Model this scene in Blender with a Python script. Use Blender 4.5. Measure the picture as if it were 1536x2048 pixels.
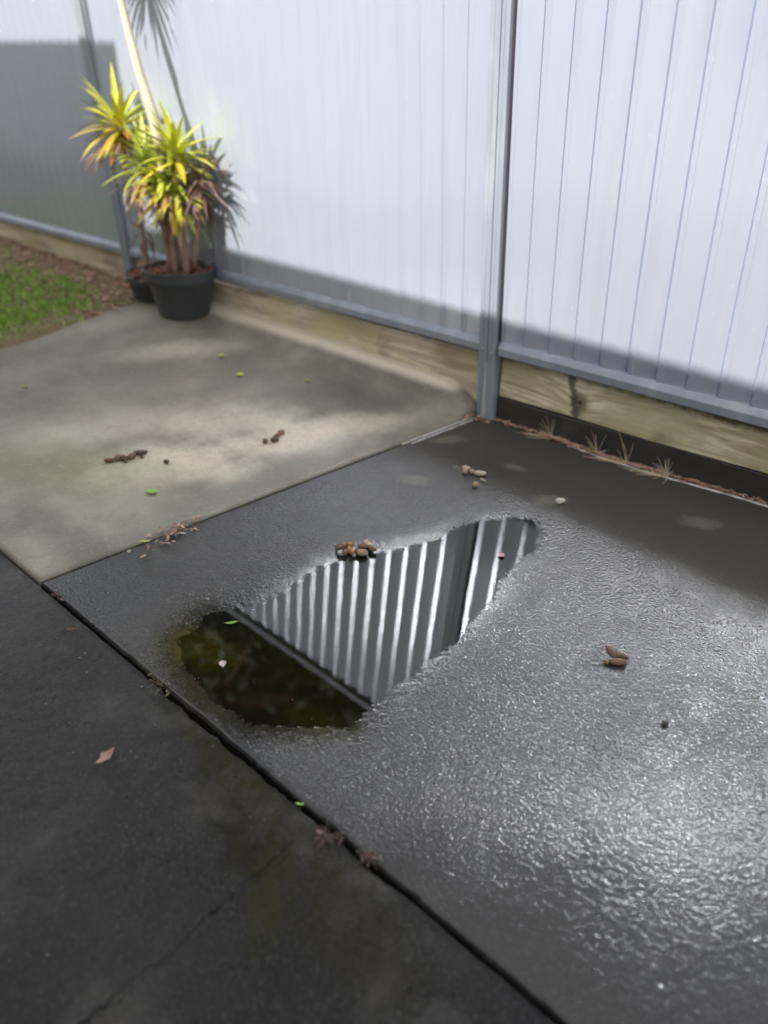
import bpy, bmesh, math, random
import numpy as np
from mathutils import Vector, Matrix, Euler
random.seed(7); RNG = np.random.default_rng(11)
R = math.radians
S = bpy.context.scene
for o in list(bpy.data.objects): bpy.data.objects.remove(o)
COL = S.collection

# ------------------------------------------------------------------ camera
# world frame: origin at the foot of the fence post, +X along the fence to the right, +Y away behind it
cam_d = bpy.data.cameras.new('camera'); cam = bpy.data.objects.new('camera', cam_d); COL.objects.link(cam)
CP = Vector((1.46233542, -2.24268705, 1.12008269))
cr = Vector((0.74114359, 0.6708195, 0.02659651)); cu = Vector((-0.35535621, 0.35838142, 0.86329875)); cf = Vector((-0.56958594, 0.64927957, -0.50399196))
cam.matrix_world = Matrix(((cr.x, cu.x, -cf.x, CP.x), (cr.y, cu.y, -cf.y, CP.y), (cr.z, cu.z, -cf.z, CP.z), (0, 0, 0, 1)))
cam_d.sensor_fit = 'VERTICAL'; cam_d.sensor_height = 36; cam_d.sensor_width = 27; cam_d.lens = 26.918
cam_d.clip_start = .02; cam_d.clip_end = 400
cam_d.dof.use_dof = True; cam_d.dof.focus_distance = 1.85; cam_d.dof.aperture_fstop = 1.45
S.camera = cam
S.render.resolution_x = 768; S.render.resolution_y = 1024

# ------------------------------------------------------------------ light
SUN_EL, SUN_AZ = R(32.8), R(6.0)            # azimuth measured from -Y towards +X
sdir = Vector((math.sin(SUN_AZ)*math.cos(SUN_EL), -math.cos(SUN_AZ)*math.cos(SUN_EL), math.sin(SUN_EL)))
W = bpy.data.worlds.new('World'); S.world = W; W.use_nodes = True
nt = W.node_tree; bg = nt.nodes['Background']
sky = nt.nodes.new('ShaderNodeTexSky'); sky.sky_type = 'NISHITA'; sky.sun_disc = False
sky.sun_elevation = SUN_EL; sky.sun_rotation = math.atan2(sdir.x, sdir.y)
sky.air_density = 1.0; sky.dust_density = 2.5; sky.ozone_density = 1.0
# broken thin white cloud over the blue
tc = nt.nodes.new('ShaderNodeTexCoord'); cn = nt.nodes.new('ShaderNodeTexNoise'); cn.inputs['Scale'].default_value = 2.2; cn.inputs['Detail'].default_value = 6
cm = nt.nodes.new('ShaderNodeMapRange'); cm.interpolation_type = 'SMOOTHSTEP'; cm.inputs[1].default_value = .34; cm.inputs[2].default_value = .62; cm.inputs[3].default_value = .45; cm.inputs[4].default_value = .95
cx_ = nt.nodes.new('ShaderNodeMix'); cx_.data_type = 'RGBA'
nt.links.new(tc.outputs['Generated'], cn.inputs['Vector']); nt.links.new(cn.outputs[0], cm.inputs[0]); nt.links.new(cm.outputs[0], cx_.inputs[0])
nt.links.new(sky.outputs[0], cx_.inputs[6]); cx_.inputs[7].default_value = (4.5, 4.45, 4.4, 1)
nt.links.new(cx_.outputs[2], bg.inputs[0]); bg.inputs[1].default_value = .14
sl = bpy.data.lights.new('sun', 'SUN'); sl.energy = 3.0; sl.angle = R(.55); sl.color = (1, .96, .91)
so = bpy.data.objects.new('sun', sl); COL.objects.link(so)
so.rotation_euler = sdir.to_track_quat('Z', 'Y').to_euler()
S.view_settings.view_transform = 'Standard'; S.view_settings.look = 'None'
S.view_settings.exposure = 1.18; S.view_settings.gamma = 1

# ------------------------------------------------------------------ helpers
def tag(o, label=None, cat=None, group=None, kind=None):
    if label: o['label'] = label
    if cat: o['category'] = cat
    if group: o['group'] = group
    if kind: o['kind'] = kind
    return o
def empty(name, loc=(0, 0, 0)):
    o = bpy.data.objects.new(name, None); o.empty_display_size = .05; COL.objects.link(o); o.location = loc
    return o
class MB:
    """collects vertices and faces, links them as ONE mesh object"""
    def __init__(s): s.v = []; s.f = []; s.c = []
    def face(s, pts, c=None):
        n = len(s.v); s.v += [tuple(p) for p in pts]; s.f.append(tuple(range(n, n+len(pts))))
        s.c += [c or (1, 1, 1)]*len(pts)
    def grid(s, rows, close=False, c=None):
        n = len(s.v); w = len(rows[0])
        for r in rows: s.v += [tuple(p) for p in r]; s.c += [c or (1, 1, 1)]*w
        for i in range(len(rows)-1):
            for j in range(w if close else w-1):
                k = (j+1) % w
                s.f.append((n+i*w+j, n+i*w+k, n+(i+1)*w+k, n+(i+1)*w+j))
    def box(s, a, b, warp=None, div=1):
        x0, y0, z0 = a; x1, y1, z1 = b; n = len(s.v)
        P = [(x0, y0, z0), (x1, y0, z0), (x1, y1, z0), (x0, y1, z0), (x0, y0, z1), (x1, y0, z1), (x1, y1, z1), (x0, y1, z1)]
        s.v += [tuple(warp(*p)) if warp else p for p in P]; s.c += [(1, 1, 1)]*8
        s.f += [tuple(n+i for i in q) for q in ((0, 3, 2, 1), (4, 5, 6, 7), (0, 1, 5, 4), (1, 2, 6, 5), (2, 3, 7, 6), (3, 0, 4, 7))]
    def tube(s, pts, rad, n=8, c=None):
        rows = []
        for i, p in enumerate(pts):
            p = Vector(p); a = Vector(pts[max(i-1, 0)]); b = Vector(pts[min(i+1, len(pts)-1)]); t = (b-a).normalized()
            u = t.orthogonal().normalized() if i == 0 else (u - t*u.dot(t)).normalized()
            w = t.cross(u); r = rad[i] if hasattr(rad, '__len__') else rad
            rows.append([p+(u*math.cos(2*math.pi*k/n)+w*math.sin(2*math.pi*k/n))*r for k in range(n)])
        s.grid(rows, True, c)
        m = len(s.v); s.f.append(tuple(range(m-n, m))); s.f.append(tuple(range(m-n*len(pts), m-n*len(pts)+n))[::-1])
    def build(s, name, mat, parent=None, smooth=False, angle=None):
        me = bpy.data.meshes.new(name); me.from_pydata(s.v, [], s.f); me.update()
        ca = me.color_attributes.new('tint', 'FLOAT_COLOR', 'POINT')
        ca.data.foreach_set('color', np.hstack([np.array(s.c, float).reshape(-1, 3), np.ones((len(s.v), 1))]).ravel())
        me.materials.append(mat)
        if smooth:
            me.polygons.foreach_set('use_smooth', [True]*len(me.polygons))
            if angle: me.set_sharp_from_angle(angle=R(angle))
        o = bpy.data.objects.new(name, me); COL.objects.link(o)
        if parent: o.parent = parent
        return o
def bevel(o, w=.003, seg=2):
    m = o.modifiers.new('bevel', 'BEVEL'); m.width = w; m.segments = seg; m.limit_method = 'ANGLE'; m.harden_normals = True
    o.data.polygons.foreach_set('use_smooth', [True]*len(o.data.polygons)); return o

_TAB = {}
def vnoise(x, y, seed=0):
    """smooth value noise on arrays, about -1..1"""
    if seed not in _TAB: _TAB[seed] = np.random.default_rng(seed).random((256, 256))*2-1
    T = _TAB[seed]
    xi = np.floor(x).astype(int); yi = np.floor(y).astype(int); fx = x-xi; fy = y-yi
    fx = fx*fx*(3-2*fx); fy = fy*fy*(3-2*fy)
    g = lambda a, b: T[a % 256, b % 256]
    return (g(xi, yi)*(1-fx)+g(xi+1, yi)*fx)*(1-fy)+(g(xi, yi+1)*(1-fx)+g(xi+1, yi+1)*fx)*fy
def fbm(x, y, seed=0, o=4):
    r = 0; a = 1
    for i in range(o): r = r+a*vnoise(x*2**i+13*i, y*2**i+7*i, seed+i); a *= .5
    return r/1.6
def ss(t): t = np.clip(t, 0, 1); return t*t*(3-2*t)

# ---- shader helpers
class Mat:
    def __init__(s, name):
        s.m = bpy.data.materials.new(name); s.m.use_nodes = True; s.nt = s.m.node_tree
        s.b = s.nt.nodes['Principled BSDF']; s.out = s.nt.nodes['Material Output']
        s.co = s.n('ShaderNodeTexCoord').outputs['Object']
    def n(s, t): return s.nt.nodes.new('ShaderNode'+t if not t.startswith('Shader') else t)
    def put(s, sock, v):
        if v is None: return
        if hasattr(v, 'is_linked') or hasattr(v, 'links'): s.nt.links.new(v, sock)
        else: sock.default_value = (*v, 1) if isinstance(v, tuple) and len(v) == 3 and sock.type == 'RGBA' else v
    def math(s, op, a, b=0., c=None, clamp=False):
        k = s.n('Math'); k.operation = op; k.use_clamp = clamp; s.put(k.inputs[0], a); s.put(k.inputs[1], b)
        if c is not None: s.put(k.inputs[2], c)
        return k.outputs[0]
    def vmap(s, loc=(0, 0, 0), rot=0, sc=(1, 1, 1), src=None):
        k = s.n('Mapping'); k.vector_type = 'TEXTURE'; s.put(k.inputs[0], src or s.co)
        k.inputs['Location'].default_value = loc; k.inputs['Rotation'].default_value = (0, 0, rot); k.inputs['Scale'].default_value = sc
        return k.outputs[0]
    def noise(s, scale, det=3, rough=.55, vec=None, dist=0):
        k = s.n('TexNoise'); s.put(k.inputs['Vector'], vec or s.co); k.inputs['Scale'].default_value = scale
        k.inputs['Detail'].default_value = det; k.inputs['Roughness'].default_value = rough; k.inputs['Distortion'].default_value = dist
        return k.outputs[0]
    def vor(s, scale, vec=None, feat='F1', rnd=1):
        k = s.n('TexVoronoi'); k.feature = feat; s.put(k.inputs['Vector'], vec or s.co); k.inputs['Scale'].default_value = scale
        k.inputs['Randomness'].default_value = rnd; return k.outputs['Distance']
    def rng(s, v, a, b, c=0., d=1.):
        k = s.n('MapRange'); k.interpolation_type = 'SMOOTHSTEP'; s.put(k.inputs[0], v)
        for i, x in enumerate((a, b, c, d)): k.inputs[i+1].default_value = x
        return k.outputs[0]
    def mix(s, f, a, b, mode='MIX'):
        k = s.n('Mix'); k.data_type = 'RGBA'; k.blend_type = mode; s.put(k.inputs[0], f); s.put(k.inputs[6], a); s.put(k.inputs[7], b)
        return k.outputs[2]
    def blob(s, cx, cy, rx, ry, rot=0, soft=.5, wob=.35, nscale=9.):
        v = s.vmap((cx, cy, 0), rot, (rx, ry, 1e6))
        k = s.n('VectorMath'); k.operation = 'LENGTH'; s.put(k.inputs[0], v)
        d = s.math('ADD', k.outputs['Value'], s.math('MULTIPLY', s.math('SUBTRACT', s.noise(nscale, 4), .5), wob*2))
        return s.rng(d, 1+soft/2, 1-soft/2)
    def bump(s, h, dist, strength=1., normal=None):
        k = s.n('Bump'); s.put(k.inputs['Height'], h); k.inputs['Distance'].default_value = dist; s.put(k.inputs['Strength'], strength)
        if normal: s.put(k.inputs['Normal'], normal)
        return k.outputs[0]
    def set(s, **kw):
        for k, v in kw.items():
            s.put(s.b.inputs[{'col': 'Base Color', 'rough': 'Roughness', 'nor': 'Normal', 'ior': 'IOR', 'metal': 'Metallic', 'spec': 'Specular IOR Level', 'coat': 'Coat Weight', 'coatr': 'Coat Roughness', 'sss': 'Subsurface Weight'}[k]], v)
        return s.m
    def attr(s, n='tint'):
        k = s.n('Attribute'); k.attribute_name = n; return k.outputs['Color']

M = {}
# painted steel
m = Mat('fence_paint')
dirt = m.rng(m.noise(1.3, 5), .35, .75)
streak = m.rng(m.noise(16, 4, .55, m.vmap(sc=(.7, 1, 9))), .46, .72)
col = m.mix(dirt, (.515, .565, .675), (.545, .59, .69))
col = m.mix(m.math('MULTIPLY', streak, .35), col, (.475, .51, .60))
wash = m.rng(m.noise(11, 5, .6, m.vmap((.3, 0, .7), 0, (.5, 1, 7))), .60, .72)
col = m.mix(m.math('MULTIPLY', wash, .30), col, (.60, .62, .66))
sp = m.rng(m.vor(19, m.vmap(sc=(1, 1, 2.8))), .05, .02)           # pale bird / rain flecks
col = m.mix(m.math('MULTIPLY', sp, .55), col, (.75, .76, .76))
M['paint'] = m.set(col=col, rough=m.math('ADD', .13, m.math('MULTIPLY', m.noise(6), .03)), ior=1.6, metal=.42, coat=1., coatr=.065,
    nor=m.bump(m.noise(3.0, 1, .3, m.vmap(sc=(1, 1, 3))), .002, .35))
m = Mat('post_paint')
col = m.mix(m.rng(m.noise(14, 4, vec=m.vmap(sc=(1, 1, 6))), .4, .7), (.25, .28, .33), (.33, .36, .40))
M['post'] = m.set(col=col, rough=.38)
m = Mat('gap_shade'); M['gap'] = m.set(col=(.02, .02, .022), rough=.8)  # near-black colour standing in for the shade inside gaps
m = Mat('galvanised_screw'); M['screw'] = m.set(col=(.5, .5, .5), rough=.3, metal=1.)
m = Mat('pale_sealant'); M['sealant'] = m.set(col=m.mix(m.noise(60), (.36, .38, .36), (.55, .55, .5)), rough=.7)
# timber
def timber(name, a, b, green, knot=None, wet=0., dark=0.):
    m = Mat(name)
    v = m.vmap(sc=(7, 1, .55))
    if knot:
        kx, kz = knot
        vk = m.vmap((kx, 0, kz), 0, (1, 1e6, 1)); L = m.n('VectorMath'); L.operation = 'LENGTH'; m.put(L.inputs[0], vk)
        d = L.outputs['Value']; pull = m.math('DIVIDE', .0022, m.math('ADD', m.math('MULTIPLY', d, d), .0035))
        cmb = m.n('CombineXYZ'); m.put(cmb.inputs[2], m.math('MULTIPLY', pull, .09))
        ad = m.n('VectorMath'); m.put(ad.inputs[0], v); m.put(ad.inputs[1], cmb.outputs[0]); v = ad.outputs[0]
    g = m.noise(62, 6, .65, v, .5); g2 = m.noise(9, 4, .6, v, 1.2)
    c = m.mix(m.rng(g2, .40, .58), a, b); c = m.mix(m.math('MULTIPLY', m.rng(m.noise(4.2, 5, .6, m.vmap((.2, 0, .4), 0, (2.2, 1, .5))), .48, .62), .75), c, (.30, .22, .13) if not dark else (.04, .035, .03))
    c = m.mix(m.math('MULTIPLY', m.rng(g, .45, .7), .55), c, tuple(x*.45 for x in a))
    c = m.mix(m.math('MULTIPLY', m.rng(m.noise(3.2, 4), .42, .66), .75), c, green)
    c = m.mix(m.math('MULTIPLY', m.rng(m.noise(5, 5), .55, .78), .6), c, (.16, .12, .08))
    if dark: c = m.mix(dark, c, (.028, .026, .022))
    if knot:
        c = m.mix(m.math('MULTIPLY', m.rng(m.math('ADD', d, m.math('MULTIPLY', m.noise(40), .03)), .062, .03), .8), c, (.13, .10, .045))
        c = m.mix(m.rng(d, .010, .006), c, (.04, .03, .02))
        sx = m.math('ADD', m.math('ADD', vsep(m, 0), -kx+.022), m.math('MULTIPLY', m.math('SUBTRACT', vsep(m, 2), kz), .25))
        stain = m.rng(m.math('ADD', m.math('ABSOLUTE', sx), m.math('MULTIPLY', m.math('SUBTRACT', m.noise(38, 5), .5), .05)), .022, .004)
        c = m.mix(m.math('MULTIPLY', stain, .8), c, (.06, .05, .035))
        c = m.mix(m.blob(.15, 0, .010, 1e3, 0, .8, .6, 90) if False else m.rng(d, .016, .012, 0, .0), c, (.1, .08, .04))
    # darker ragged band along the upper edge
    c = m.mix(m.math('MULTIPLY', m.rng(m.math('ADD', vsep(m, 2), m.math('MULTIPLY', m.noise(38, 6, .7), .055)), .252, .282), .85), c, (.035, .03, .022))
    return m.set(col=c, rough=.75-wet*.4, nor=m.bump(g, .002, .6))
def vsep(m, i):
    k = m.n('SeparateXYZ'); m.put(k.inputs[0], m.co); return k.outputs[i]
M['timber'] = timber('weathered_yellow_timber', (.46, .38, .22), (.90, .83, .62), (.46, .42, .22), knot=(.353, .157))
M['timber_left'] = timber('weathered_grey_timber', (.50, .42, .31), (.74, .65, .50), (.52, .46, .25))
M['timber_dark'] = timber('wet_dark_timber', (.05, .042, .035), (.07, .06, .05), (.04, .04, .025), wet=.5, dark=.55)

# concrete
def concrete(name, kind):
    m = Mat(name)
    big = m.noise(2.6, 5, .6); mid = m.noise(11, 5, .6); fine = m.noise(160, 3, .6)
    x, y = vsep(m, 0), vsep(m, 1)
    if kind == 'main':
        c = m.mix(m.rng(big, .3, .7), (.012, .012, .0115), (.027, .026, .024))
        c = m.mix(m.math('MULTIPLY', m.rng(fine, .5, .72), .5), c, (.06, .058, .054))
        back = m.rng(m.math('ADD', m.math('ADD', y, m.math('MULTIPLY', mid, .06)), m.math('MULTIPLY', m.rng(x, .5, 1.1), .20)), -.80, .02)      # browner, drier towards the fence
        c = m.mix(m.math('MULTIPLY', back, .7), c, (.080, .073, .056))
        for (a, b, rx, ry, r) in ((.132, -.584, .05, .03, .6), (.307, -.286, .035, .018, .2), (.505, -.393, .05, .03, .8), (.9, -.22, .05, .03, .4), (.17, -.42, .02, .012, 0), (.02, -.27, .06, .03, 1)):
            c = m.mix(m.math('MULTIPLY', m.blob(a, b, rx, ry, r, .9, .7, 40), .5), c, (.17, .155, .12))
        # slime and algae under the shallow end of the puddle
        c = m.mix(m.math('MULTIPLY', m.blob(.46, -1.50, .27, .13, .25, .7, .35), .85), c, (.030, .025, .010))
        mot = m.rng(m.noise(75, 5, .7), .35, .65, .35, 1.)
        c = m.mix(m.math('MULTIPLY', m.math('MULTIPLY', m.blob(.32, -1.52, .075, .045, .2, 1.4, .6, 20), mot), .85), c, (.13, .105, .012))
        c = m.mix(m.math('MULTIPLY', m.math('MULTIPLY', m.blob(.63, -1.50, .075, .028, .3, 1.4, .7, 22), mot), .55), c, (.070, .076, .012))
        c = m.mix(m.math('MULTIPLY', m.blob(.53, -1.53, .06, .018, .9, 1.0, .5, 30), .5), c, (.08, .05, .03))
        wet = m.math('SUBTRACT', 1, m.math('MULTIPLY', back, .8), clamp=True)
        patchy = m.rng(m.noise(3.5, 4), .3, .7); deep = m.rng(vsep(m, 2), -.0026, -.0016); film = m.rng(vsep(m, 2), -.0014, -.0006)
        k1 = m.math('MULTIPLY', deep, m.math('MULTIPLY', m.math('MULTIPLY_ADD', wet, .45, .35), m.math('MULTIPLY_ADD', patchy, .2, .8)))
        hh = m.math('ADD', m.noise(150, 2, .5, dist=.15), m.math('MULTIPLY', m.noise(48, 2, .5), .10)); k1 = m.math('MULTIPLY', k1, m.rng(m.math('SUBTRACT', y, x), -2.8, -2.2, .35, 1.))
        k1 = m.math('MULTIPLY', k1, m.rng(vsep(m, 2), -.0014, .0001, .12, 1.)); nrm = m.bump(hh, .0036, k1)
        nrm = m.bump(m.noise(300, 2, .6), .0007, m.math('MULTIPLY', k1, .9), nrm)
        m.set(coat=m.math('MULTIPLY', deep, m.math('MULTIPLY_ADD', back, -.70, .80)), coatr=m.math('MULTIPLY_ADD', back, .22, .035)); m.put(m.b.inputs['Coat Normal'], nrm); m.put(m.b.inputs['Coat IOR'], 1.42)
        rough = m.math('ADD', m.math('MULTIPLY', back, .22), m.math('MULTIPLY_ADD', film, .03, m.math('MULTIPLY_ADD', mid, .10, .07)))
        m.set(spec=m.math('MULTIPLY', deep, m.math('MULTIPLY_ADD', back, -.22, .26)), ior=1.42)
    elif kind == 'front':
        c = m.mix(m.rng(big, .3, .7), (.008, .008, .0078), (.021, .0202, .019))
        c = m.mix(m.math('MULTIPLY', m.rng(m.noise(240, 3, .65), .53, .64), .6), c, (.085, .082, .076))
        c = m.mix(m.math('MULTIPLY', m.rng(m.noise(120, 4, .7), .56, .66), .6), c, (.005, .005, .005))
        moss = 0.
        for (a, b, rx, ry, r, s_, cc) in ((.72, -1.735, .19, .060, -.35, .8, (.020, .017, .004)), (.98, -1.745, .13, .065, -.3, .6, (.034, .029, .010)), (.64, -1.69, .18, .032, -.05, .8, (.026, .023, .005)), (.86, -1.80, .10, .03, -.9, .6, (.040, .036, .01)), (.50, -1.68, .12, .018, 0, .6, (.028, .026, .008))):
            k_ = m.math('MULTIPLY', m.math('MULTIPLY', m.blob(a, b, rx, ry, r, 1., .9, 20), m.rng(m.noise(30, 5, .7), .3, .6, .4, 1.)), s_); c = m.mix(k_, c, cc); moss = m.math('MAXIMUM', moss, k_)
        c = m.mix(m.math('MULTIPLY', m.rng(m.noise(5, 6, .65), .52, .68), .6), c, (.075, .07, .06))
        crx = m.math('ABSOLUTE', m.math('ADD', m.math('ADD', x, -.823), m.math('MULTIPLY', m.math('SUBTRACT', m.noise(9, 5, .7), .5), .05)))
        crk = m.math('MULTIPLY', m.rng(crx, .0022, .0004), m.math('MULTIPLY', m.rng(y, -1.70, -1.76), m.rng(m.noise(9, 3), .44, .56)))
        c = m.mix(m.math('MULTIPLY', crk, .9), c, (.004, .004, .004))
        pit = m.math('MAXIMUM', m.rng(m.vor(30, m.vmap(rot=.3)), .10, .04), m.math('MULTIPLY', m.rng(m.vor(9, m.vmap(rot=.9)), .050, .034), m.rng(m.noise(3, 2), .45, .55)))
        c = m.mix(m.math('MULTIPLY', pit, .8), c, (.006, .006, .006))
        h = m.math('SUBTRACT', m.noise(118, 3, .62), m.math('MULTIPLY', m.math('ADD', pit, crk), 2.5))
        h = m.math('ADD', h, m.math('MULTIPLY', m.noise(28, 4, .6), 1.3)); h = m.math('ADD', h, m.math('MULTIPLY', m.noise(340, 3, .7), .7))
        nrm = m.bump(h, .0075, 1.)
        rough = m.math('MULTIPLY_ADD', mid, .18, .16)
        m.set(coat=m.math('MULTIPLY_ADD', moss, -.55, .6), coatr=.05); m.put(m.b.inputs['Coat Normal'], nrm); m.put(m.b.inputs['Coat IOR'], 1.38); m.set(ior=1.38, spec=m.math('MULTIPLY_ADD', moss, -.2, .3))
    else:
        c = m.mix(m.rng(big, .30, .72), (.155, .134, .098), (.30, .265, .20))
        c = m.mix(m.math('MULTIPLY', m.rng(m.noise(6, 7, .68), .40, .66), .45), c, (.12, .10, .072))
        c = m.mix(m.math('MULTIPLY', m.blob(-1.15, -.75, .55, .42, .4, 1.6, .5, 4), .5), c, (.125, .105, .075))
        c = m.mix(m.math('MULTIPLY', m.blob(-.42, -.22, .26, .10, -.1, 1.2, .7, 9), .6), c, (.115, .098, .072))
        for (a, b, rx, ry, r, s_) in ((-.36, -.66, .20, .12, 1.2, .62), (-.52, -1.08, .22, .12, 1.2, .62), (-.30, -.42, .22, .08, 1.1, .5), (-.62, -.72, .20, .10, 1.1, .4), (-.33, -.98, .10, .07, .8, .4), (-.85, -1.0, .30, .12, 1.2, .3), (-1.3, -.45, .25, .08, .9, .3)):
            c = m.mix(m.math('MULTIPLY', m.math('MULTIPLY', m.blob(a, b, rx, ry, r, 1.5, .8, 9), m.rng(m.noise(45, 6, .7), .25, .6, .55, 1.)), min(1, s_*1.35)), c, (.60, .53, .40))
        c = m.mix(m.math('MULTIPLY', m.blob(-.75, -1.35, .35, .16, .6, 1.4, .6, 6), .55), c, (.15, .155, .07))
        c = m.mix(m.math('MULTIPLY', m.blob(-.17, -1.15, .07, .46, .05, 1.4, .8, 9), .6), c, (.115, .12, .088))
        c = m.mix(m.math('MULTIPLY', m.blob(-.22, -1.5, .3, .06, .05, 1.2, .6, 9), .5), c, (.07, .066, .05))
        c = m.mix(m.math('MULTIPLY', m.rng(m.noise(70, 6, .75), .54, .66), .4), c, (.33, .30, .24))
        edge = m.rng(m.math('ADD', vsep(m, 2), m.math('MULTIPLY', mid, .012)), .072, .10)
        c = m.mix(m.math('MULTIPLY', m.math('MULTIPLY', edge, m.rng(y, -.16, -.08)), .85), c, (.68, .60, .47))
        c = m.mix(m.math('MULTIPLY', m.rng(fine, .5, .72), .25), c, (.07, .065, .05))
        nrm = m.bump(m.noise(140, 4, .6), .0012, .5)
        rough = m.math('MULTIPLY_ADD', mid, .25, .45)
    return m.set(col=c, rough=rough, nor=nrm)
M['slab'] = concrete('wet_concrete', 'main'); M['front'] = concrete('wet_pitted_concrete', 'front'); M['dry'] = concrete('mottled_damp_concrete', 'left')
m = Mat('soil'); M['soil'] = m.set(col=m.mix(m.noise(60, 4), (.035, .025, .017), (.10, .065, .04)), rough=.95, nor=m.bump(m.noise(90, 3), .006, 1.))
m = Mat('earth'); M['earth'] = m.set(col=m.mix(m.noise(7, 6), (.22, .125, .085), (.12, .13, .05)), rough=.95, nor=m.bump(m.noise(60, 4), .01, 1.))
# water: clear film, only reflects and lets the slab show through
m = Mat('puddle_water'); nt_ = m.nt
fr = m.n('Fresnel'); fr.inputs['IOR'].default_value = 1.75
nb = m.bump(m.noise(22, 2), .0006, .07); nt_.links.new(nb, fr.inputs['Normal'])
gl = m.n('BsdfGlossy'); gl.inputs['Roughness'].default_value = .012; nt_.links.new(nb, gl.inputs['Normal'])
tr = m.n('BsdfTransparent'); tr.inputs['Color'].default_value = (.90, .90, .86, 1)
mx = m.n('MixShader'); nt_.links.new(fr.outputs[0], mx.inputs[0]); nt_.links.new(tr.outputs[0], mx.inputs[1]); nt_.links.new(gl.outputs[0], mx.inputs[2])
nt_.links.new(mx.outputs[0], m.out.inputs[0]); M['water'] = m.m
def tinted(name, rough=.6, spec=.5, bump=None, sss=0, trans=0):
    m = Mat(name); n = m.noise(120, 3)
    c = m.mix(m.math('MULTIPLY', n, .35), m.attr(), (.05, .04, .02))
    return m.set(col=c, rough=rough, spec=spec, **({'nor': m.bump(m.noise(bump, 3), .0008, .7)} if bump else {}))
M['leaf'] = tinted('strap_leaf', .42); M['litter'] = tinted('dry_litter', .8); M['grass'] = tinted('grass_blade', .6)
M['foliage'] = tinted('tree_foliage', .6)
M['drop'] = tinted('dropping_brown', .75, .3, 260)
m = Mat('bark'); M['bark'] = m.set(col=m.mix(m.noise(30, 4), (.20, .12, .09), (.46, .30, .22)), rough=.9, nor=m.bump(m.noise(60, 3), .003, 1.))
m = Mat('pale_bark'); M['pale_bark'] = m.set(col=m.mix(m.noise(20, 4, vec=m.vmap(sc=(1, 1, .3))), (.40, .35, .25), (.66, .60, .46)), rough=.8, nor=m.bump(m.noise(50, 3), .002, .8))
m = Mat('black_plastic'); M['plastic'] = m.set(col=m.mix(m.noise(15, 4), (.040, .044, .050), (.060, .064, .068)), rough=.5)
m = Mat('house_wall'); M['wall'] = m.set(col=m.mix(m.noise(3), (.55, .54, .52), (.62, .60, .57)), rough=.9)
m = Mat('house_roof'); M['roof'] = m.set(col=(.09, .09, .10), rough=.6)
m = Mat('house_glass'); M['glass'] = m.set(col=(.02, .025, .03), rough=.05)
m = Mat('white_joint'); M['white'] = m.set(col=m.mix(m.rng(m.noise(30, 4), .4, .7), (.62, .60, .57), (.30, .29, .26)), rough=.6)

# ------------------------------------------------------------------ ground
FL, FX = -.035, -.0437; SL = .0151                                 # the fence leans a touch and its rails rise to the right
def fw(X, y, h): return (X+FL*h, y+FX*h, h+SL*X)

POLY = np.array([(0.252, -1.54), (0.219, -1.434), (0.266, -1.353), (0.269, -1.261), (0.274, -1.112), (0.327, -0.979), (0.385, -0.842), (0.408, -0.69), (0.422, -0.637), (0.525, -0.535), (0.576, -0.562), (0.621, -0.68), (0.618, -0.798), (0.658, -0.911), (0.685, -1.021), (0.698, -1.133), (0.705, -1.23), (0.694, -1.315), (0.696, -1.394), (0.705, -1.461), (0.639, -1.533), (0.558, -1.591), (0.452, -1.608), (0.341, -1.59)])
def sdf(X, Y):
    d = np.full(X.shape, 1e9); inside = np.zeros(X.shape, bool); n = len(POLY)
    for i in range(n):
        ax, ay = POLY[i]; bx, by = POLY[(i+1) % n]; ex, ey = bx-ax, by-ay
        t = np.clip(((X-ax)*ex+(Y-ay)*ey)/(ex*ex+ey*ey), 0, 1)
        d = np.minimum(d, np.hypot(X-ax-ex*t, Y-ay-ey*t))
        c = ((ay > Y) != (by > Y)) & (X < (bx-ax)*(Y-ay)/(by-ay+1e-12)+ax); inside ^= c
    return np.where(inside, -d, d)
WATER = -.0014
def rise(X, Y): return .026*ss((X-.35)/.75)*ss((Y+.45)/.42)
def gz(x, y): return float(rise(np.array(x), np.array(y)))
def main_h(X, Y):
    s = sdf(X, Y)+fbm(X*14, Y*14, 3)*.012+fbm(X*60, Y*60, 8, 3)*.003
    h = np.where(s > 0, WATER+np.minimum(s*.014, .0014), WATER+np.maximum(s*.06, -.0045))
    near = 1-ss((np.abs(s)-.10)/.1)
    grain = vnoise(X*125, Y*125, 21)*.7+vnoise(X*260, Y*260, 22)*.35
    h = h+grain*.00026*np.where(s < -.015, .3, 1)
    h = h+fbm(X*5, Y*5, 5)*.0006*ss(s/.2)
    return h+rise(X, Y)
def left_h(X, Y):
    a = .065*ss((-X-.3)/1.3)*ss((Y+1.0)/.75)
    h = a+(.098-a)*(.35*ss((Y+.2)/.16)+.65*ss((Y+.115)/.075))*ss((-X-.03)/.22)
    return h+.0022+fbm(X*4, Y*4, 31)*.0035*ss((-X-.12)/.2)+fbm(X*22, Y*22, 33)*.0012*ss((-X-.1)/.08)
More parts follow.
